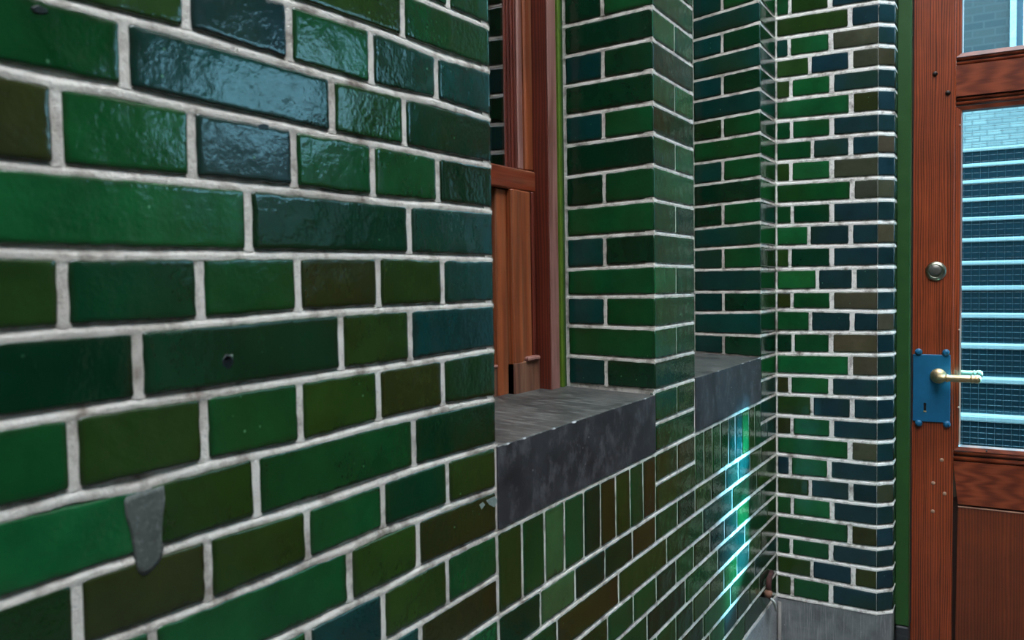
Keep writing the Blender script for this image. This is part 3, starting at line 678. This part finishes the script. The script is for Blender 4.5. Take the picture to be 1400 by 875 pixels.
def make_door(n, x0, label, locks=True, W=.93):
    root = empty('door_%d' % n); tag(root, label, 'door', 'structure')
    dx = x0-ony(1246.5, 400, YD)[0]
    def P(name, mats, fn, par=None):
        mb = MB(); fn(mb); mb.v = [(v[0]+dx, v[1], v[2]) for v in mb.v]; return mb.build(name, mats, par or root)
    X0 = ony(1246.5, 400, YD)[0]; X1 = X0+W; xs = ony(1304.4, 400, YD)[0]; sw = xs-X0
    if not locks: xs = X0+.055; sw = .055
    xg = ony(1313.8, 380, YD)[0]; gw = ony(1313.8, 380, YD)[0]-ony(1304.4, 400, YD)[0]; xg = xs+gw
    zz = lambda x, y: ony(x, y, YD)[1]
    avg = lambda a, b: (zz(*a)+zz(*b))/2
    zb = .06; zt = ZD-.075
    # heights
    z_u0 = avg((1314, 73), (1388.6, 58.3)); z_r = [avg((1304.6, 85), (1400, 69.7)), avg((1304.6, 91.2), (1400, 77.1)), avg((1304.6, 134), (1400, 120.3)), avg((1304.6, 144), (1400, 131.5))]
    z_g1 = avg((1314, 152.3), (1400, 142.6)); z_g0 = avg((1313, 609.7), (1400, 617)); z_b = [avg((1303, 625.7), (1400, 633.7)), avg((1304, 630.5), (1400, 639.2))]; z_p = avg((1311, 690), (1400, 699.7))
    T = .045
    if not locks:
        zt = 2.56
        z_g0 += .72; z_b = [v+.72 for v in z_b]; z_p += .72
        for xb in (1.30, 1.345, 1.58, 1.64, 1.90, 2.08): P('glazing_bar', WOODV, lambda mb: mb.box((xb-.024-dx, YD+.004, z_g0), (xb+.024-dx, YD+.036, zt), 0, .004))  # bars set to break the mirrored highlight into streaks
    P('stile', WOODV, lambda mb: mb.box((X0, YD, zb), (xs, YD+T, zt), 0, .003))
    P('stile', WOODV, lambda mb: mb.box((X1-sw, YD, zb), (X1, YD+T, zt), 0, .003))
    e = .0008
    def rail(mb, za, zb_, slant=0):
        mb.prism([(xs+e+slant, YD+.002, za), (X1-sw-e, YD+.002, za), (X1-sw-e, YD+.002, zb_), (xs+e, YD+.002, zb_)], (0, T-.004, 0))
    P('top_rail', WOODH, lambda mb: mb.box((xs, YD, zt-.1), (X1-sw, YD+T, zt), 0, .002))
    P('lock_rail', WOODH, lambda mb: rail(mb, z_r[2], z_r[1]))
    slant = zz(1304, 631) and (ony(1311, 690, YD)[0]-ony(1304.6, 631, YD)[0])
    P('middle_rail', WOODH, lambda mb: rail(mb, z_p+.002, z_b[1], slant))
    P('bottom_rail', WOODH, lambda mb: mb.box((xs, YD, zb), (X1-sw, YD+T, zb+.18), 0, .002))
    P('lower_panel', [PANEL, DARKW, PEG_LIT], lambda mb: (mb.box((xs-.01, YD+.02, zb+.17), (X1-sw+.01, YD+.032, z_p+.03), 1), mb.prism([(xs+.009, YD+.006, zb+.19), (X1-sw-.012, YD+.006, zb+.19), (X1-sw-.012, YD+.006, z_p-.004), (xs+.0145, YD+.006, z_p-.004)], (0, .016, 0)), mb.box((xs+.0145, YD+.003, z_p-.0075), (X1-sw-.012, YD+.008, z_p-.0045), 2)))  # pale strip paints the light caught by the panel's top bevel
    P('split_filler', mat_plain('old putty', (70, 58, 46), .9) if n == 1 else DARKW, lambda mb: mb.box((xs, YD+.012, z_p+.02), (xs+.02, YD+.04, z_b[1]), 0))
    def reed(mb, za, zb_):                    # two reeds and quirks across the rail edge
        mb.box((xs+e, YD+.012, za), (X1-sw, YD+.03, zb_), 1)
        h = (zb_-za)/2
        for i in range(2):
            c = za+h*(i+.5); mb.tube([(xs+e, YD+.012, c), (X1-sw-e, YD+.012, c)], [h*.40, h*.40], 0, 16)
    P('reeding', [WOODH, DARKW], lambda mb: reed(mb, z_r[1], z_r[0]+(z_r[0]-z_r[1])*.9))
    P('reeding', [WOODH, DARKW], lambda mb: reed(mb, z_r[3]-.004, z_r[2]))
    P('reeding', [WOODH, DARKW], lambda mb: reed(mb, z_b[1], z_g0-gw*.8+.001))
    def beads(mb, za, zb_):                   # mitred glazing beads sloping back to the glass
        a, b = xs+e, X1-sw-e; yo, yi = YD+.004, YD+.02
        o4 = [(a, yo, za-gw*.8), (b, yo, za-gw*.8), (b, yo, zb_+gw*.8), (a, yo, zb_+gw*.8)]; i4 = [(a+gw, yi, za), (b-gw, yi, za), (b-gw, yi, zb_), (a+gw, yi, zb_)]
        m4 = [((p[0]*.2+q[0]*.8), yo+.0035, (p[2]*.2+q[2]*.8)) for p, q in zip(o4, i4)]
        b4 = [(p[0], YD+.03, p[2]) for p in i4]
        for A_, B_, mi in ((o4, m4, 0), (m4, i4, 0), (i4, b4, 0)):
            for i in range(4):
                j = (i+1) % 4; o = len(mb.v); mb.v += [A_[i], A_[j], B_[j], B_[i]]; mb.face([o, o+1, o+2, o+3], 0 if i % 2 == 0 else 1)
        # dark quirk beside the bead
        mb.box((a-.001, YD+.006, za-gw*.8), (a+.0012, YD+.03, zb_+gw*.8), 2)
    BM = [WOODH, WOODV, DARKW]
    P('glazing_bead', BM, lambda mb: beads(mb, z_u0, zt-.12)); P('glazing_bead', BM, lambda mb: beads(mb, z_g0, z_g1))
    P('upper_pane', TINT, lambda mb: mb.box((xs+.004, YD+.024, z_u0-.008), (X1-sw-.004, YD+.029, zt-.11)))
    lp = P('lower_pane', TINT, lambda mb: mb.box((xs+.004, YD+.024, z_g0-.008), (X1-sw-.004, YD+.03, z_g1+.008)))
    def wires(mb):
        r = .00016; xa, xb_ = xs+gw*.6, X1-sw-gw*.6; x = xa+.012
        while x < xb_:
            mb.box((x-r*.8, YD+.0195, z_g0-.004), (x+r*.8, YD+.0205, z_g1+.004)); x += .0215
        z = z_g0+.008
        while z < z_g1:
            n_ = int((xb_-xa)/.0215)
            for i in range(n_+1):
                xa_ = xa+.012+.0215*(i-.5); mb.box((xa_-.0052, YD+.0186, z-.0006), (xa_+.0058, YD+.0195, z+.0006))
                mb.box((xa_+.0058, YD+.0192, z-.0003), (xa_+.0163, YD+.0197, z+.0003))
            z += .0168
    P('wire_mesh', WIRE, wires, lp)
    if not locks: return root
    def dome(x, y, r, h, off=0.0):
        px, pz_ = ony(x, y, YD-off); return lambda mb: mb.lathe([(r, -.002), (r, h*.2), (r*.85, h*.6), (r*.5, h*.92), (r*.12, h)], (px, YD-off, pz_), (0, -1, 0), 0, 18)
    for x, y in ((1278.5, 101), (1296, 127)): o = P('stud', IRON, dome(x, y, .0075, .008)); o['label'] = 'dark iron domed stud'
    for x, y in ((1287.6, 629), (1275.8, 660.5), (1291.5, 675), (1275.2, 699)): o = P('wooden_peg', PEG_LIT, dome(x, y, .0058, .0022)); o['label'] = 'pale wooden peg end'
    for x, y in ((1312.3, 171), (1311.2, 451), (1310.3, 557)): P('nail', PEG_LIT, dome(x, y, .0026, .003, -.004))
    for x, y in ((1349, 616.5),): P('nail', IRON, dome(x, y, .0026, .003, -.004))
    # blue lock plate
    ax, az1 = ony(1248, 484, YD-.004); bx_, az0 = ony(1299, 578.5, YD-.004)
    pt = .005; lpz = YD-pt
    kx, kz = ony(1264.5, 556, lpz)
    plate = P('lock_plate', [BLUE], lambda mb: (mb.box((ax, lpz, az0), (bx_, YD+.001, az1), 0, .0015)))
    plate['label'] = 'blue painted steel lock plate'
    kh = MB()
    P('keyhole', BLACK, lambda mb: (mb.lathe([(.0042, 0), (.0042, .0006)], (kx, lpz, kz+.008), (0, -1, 0), 0, 16), mb.box((kx-.0034, lpz-.0006, kz-.012), (kx+.0034, lpz, kz+.008))), plate)
    P('keyhole_lip', BRASS, lambda mb: mb.box((kx-.004, lpz-.0012, kz-.0165), (kx+.004, lpz, kz-.0125), 0, .0005), plate)
    for x, y in ((1256, 481), (1293.5, 482), (1256, 578.5), (1294.5, 580)):
        px, pz_ = ony(x, y, lpz)
        P('screw', BLUE, lambda mb: (mb.lathe([(.0095, -.004), (.0105, .001), (.009, .0045), (.005, .0065), (.001, .007)], (px, lpz, pz_), (0, -1, 0), 0, 20), mb.box((px-.0055, lpz-.0074, pz_-.0007), (px+.0055, lpz-.006, pz_+.0007))), plate)
    bx0, bz1 = ony(1240.5, 498, YD+.01); b1, bz0 = ony(1246, 518, YD+.01)
    o = P('latch_bolt', BRASS, lambda mb: mb.box((bx0, YD+.006, bz0), (X0+.004, YD+.02, bz1), 0, .001)); o['label'] = 'brass latch bolt'
    # cylinder lock
    cx_, cz_ = ony(1279.4, 370.8, YD-.004)
    cyl = P('cylinder_lock', NICKEL, lambda mb: mb.lathe([(.0285, -.004), (.0295, .001), (.028, .004), (.0235, .0085), (.0205, .0095), (.018, .0088), (.0178, .006)], (cx_, YD, cz_), (0, -1, 0), 0, 36)); cyl['label'] = 'round polished cylinder lock'
    P('lock_core', mat_plain('lock core', (120, 116, 110), .4, .8), lambda mb: (mb.lathe([(.0168, .004), (.0168, .0125), (.0158, .0135), (.002, .0136)], (cx_-.002, YD, cz_+.003), (0, -1, 0), 0, 28)), cyl)
    # lever handles on both sides
    hx, hz = ony(1283, 514, YD-.008)
    ex, ez = ony(1334.5, 518, YD-.05)
    def lever(mb, s, y0):
        ax_ = (0, s, 0)
        mb.lathe([(.0225, 0), (.023, .003), (.0215, .008), (.0145, .012), (.0115, .015), (.0105, .04)], (hx, y0, hz), ax_, 0, 28)
        yy = y0+s*.044; L = ex-hx
        pts = [(hx, y0+s*.030, hz), (hx+.001, yy-s*.006, hz), (hx+.006, yy, hz-.0005), (hx+.016, yy+s*.002, hz-.001), (hx+.024, yy+s*.002, hz-.001)]
        mb.tube(pts, [.0105, .0115, .0118, .0108, .0098], 0, 18)
        prof = [(.0098, .022), (.0116, .024), (.0116, .028), (.0096, .030), (.0106, .045), (.0110, .06), (.0106, L-.016), (.0098, L-.014), (.0122, L-.012), (.0122, L-.008), (.0106, L-.006), (.0124, L-.001), (.0128, L+.004), (.0108, L+.010), (.006, L+.013), (.001, L+.014)]
        mb.lathe(prof, (hx, yy+s*.002, hz-.001), (1, 0, (ez-hz)*.25/L), 0, 24)
    o = P('lever_handle', BRASS, lambda mb: lever(mb, -1, lpz)); o['label'] = 'brass lever handle with ringed end'
    o = P('lever_handle', BRASS, lambda mb: lever(mb, 1, YD+T)); o['label'] = 'brass lever handle seen through the wired glass'
    return root
make_door(1, ony(1246.5, 400, YD)[0], 'tall red-brown wooden door with wired glass, blue lock plate and brass lever')
make_door(2, 1.105, 'added wide glazed leaf outside the frame, shaped for highlights on the near wall', locks=False, W=1.24)  # leaf added so the near wall has highlights to mirror
th = MB(); th.box((fx0, YF-.05, 0), (XD1, YF+.2, .05), 0, .006)
tag(th.build('trim_4', BASEST), 'dark stone threshold under the door', 'threshold', 'structure')

# ================================================================ the yard around the camera; its walls added to shape sky light and reflections
fl = MB(); fl.box((-12, -8, -.1), (14, 16, 0)); tag(fl.build('floor', mat_bricktex('grey paving', (92, 92, 90), (104, 103, 100), (70, 70, 68), (.3, .3), 'xz', .85)), 'grey paved ground of the yard', 'floor', 'structure')
DK, DK2 = DKY, DKX
WH = TOP
wr = MB(); wr.box((2.45, -3.2, 0), (2.7, YB+.25, WH)); tag(wr.build('wall_right', DK), 'added unseen dark green brick wall across the yard, keeping reflections dark', 'wall', 'structure')
we = MB(); we.box((-D-.6, -3.2, 0), (2.7, -3.0, WH)); tag(we.build('wall_rear', DK2), 'added unseen dark green brick wall behind the camera, keeping reflections dark', 'wall', 'structure')

# ================================================================ outside, seen through the door glass
st = empty('outdoor_staircase'); st.location = (0, 0, 0)
tag(st, 'dark stone staircase with pale nosings rising behind the wired door glass', 'stairs')
RISER = mat_plain('dark stone riser', (8, 30, 36), .8, 0, .3, Specular__IOR__Level=.1)
NOSE = mat_plain('pale stone nosing', (140, 142, 140), .7, 0, .1)
y7 = 6.84; h7 = H+.086; GO = .318; RI = .17
for j, i in enumerate(range(14, 0, -1)):
    z = h7-(i-7)*RI; y = y7-(i-7)*GO
    mb = MB(); mb.box((-2.2, y, 0 if i > 13 else max(0, z-.6)), (3.2, y+GO+.05, z-.03), 0); mb.box((-2.2, y+.09, z-.03), (3.2, y+GO, z-.004), 0)
    o = mb.build('step', RISER, st)
    nb_ = MB(); nb_.box((-2.2, y-.02, z-.03), (3.2, y+.09, z), 0, .006); nb_.build('nosing', NOSE, o)
ytop = y7+6*GO+GO; ztop = h7+6*RI
mb = MB(); mb.box((-2.2, ytop-.02, ztop-.9), (3.2, ytop+1.17, ztop-.004), 0); mb.build('landing', RISER, st)
gw_ = MB(); gw_.box((-4, ytop+1.2, 0), (14, ytop+1.45, 3.45)); tag(gw_.build('garden_wall', mat_bricktex('pale grey brick', (122, 123, 118), (100, 104, 102), (80, 84, 83), (.135, .058), 'xz', .7, .006)), 'pale white brick wall above the stairs, seen through the upper wired glass', 'wall', 'structure')
hb = empty('brick_house'); hb.location = (0, 0, 0); tag(hb, 'brown grey brick house seen through the top pane of the door, sky to its right', 'building')
mb = MB(); hx1 = ony(1381, 40, 13)[0]; mb.box((-7, 13, 0), (hx1, 17, 9)); mb.build('house_wall', mat_bricktex('brown brick', (52, 47, 45), (43, 42, 43), (56, 53, 52), (.26, .1), 'xz', .8, .012), hb)
mb = MB(); mb.box((hx1, 12.95, 0), (hx1+.07, 17, 9), 0); mb.build('corner_trim', mat_plain('pale trim', (150, 154, 156), .6), hb)
mb = MB(); mb.box((hx1+.07, 12.98, 0), (hx1+.15, 17, 9), 0); mb.build('downpipe', mat_plain('dark pipe', (30, 44, 56), .5), hb)

nh = empty('added_block_house'); tag(nh, 'added plain dark house outside the frame, keeping sky out of the brick reflections', 'building')  # unseen block added to keep sky out of the near wall's reflections
mb = MB(); mb.box((4.0, 11.5, 0), (7.0, 16, 9)); mb.build('house_wall', mat_bricktex('dark brick', (58, 50, 46), (48, 44, 42), (70, 68, 64), (.26, .1), 'xz', .85, .012), nh)
mb = MB(); mb.prism([(3.9, 11.4, 9), (7.1, 11.4, 9), (5.5, 11.4, 10.6)], (0, 4.7, 0)); mb.build('roof', DARKW, nh)
# ================================================================ light: overcast sky
# added area lamp beyond the door glass, throwing a cyan band on the lower wall
ld = bpy.data.lights.new('added_strip_lamp', 'AREA'); ld.shape = 'RECTANGLE'; ld.size = .12; ld.size_y = .62; ld.spread = math.radians(4); ld.energy = 6.0; ld.color = (.38, .82, 1.0)
lo = bpy.data.objects.new('added_strip_lamp', ld); C.objects.link(lo); lp_ = Vector((1.36, 4.3, 1.75)); lo.location = lp_
lo.rotation_euler = (Vector((-D, onx(1012, 755)[0], onx(1012, 755)[1]))-lp_).to_track_quat('-Z', 'Y').to_euler()
wd = bpy.data.worlds.new('sky'); bpy.context.scene.world = wd; wd.use_nodes = True
bg = wd.node_tree.nodes['Background']; bg.inputs['Color'].default_value = (.93, .99, 1.06, 1); bg.inputs['Strength'].default_value = 9.5

sc = bpy.context.scene
sc.view_settings.view_transform = 'Standard'; sc.view_settings.look = 'None'; sc.view_settings.gamma = 1; sc.view_settings.exposure = 0; sc.view_settings.use_curve_mapping = False
sc.cycles.use_denoising = True; sc.cycles.max_bounces = 8; sc.cycles.transparent_max_bounces = 16
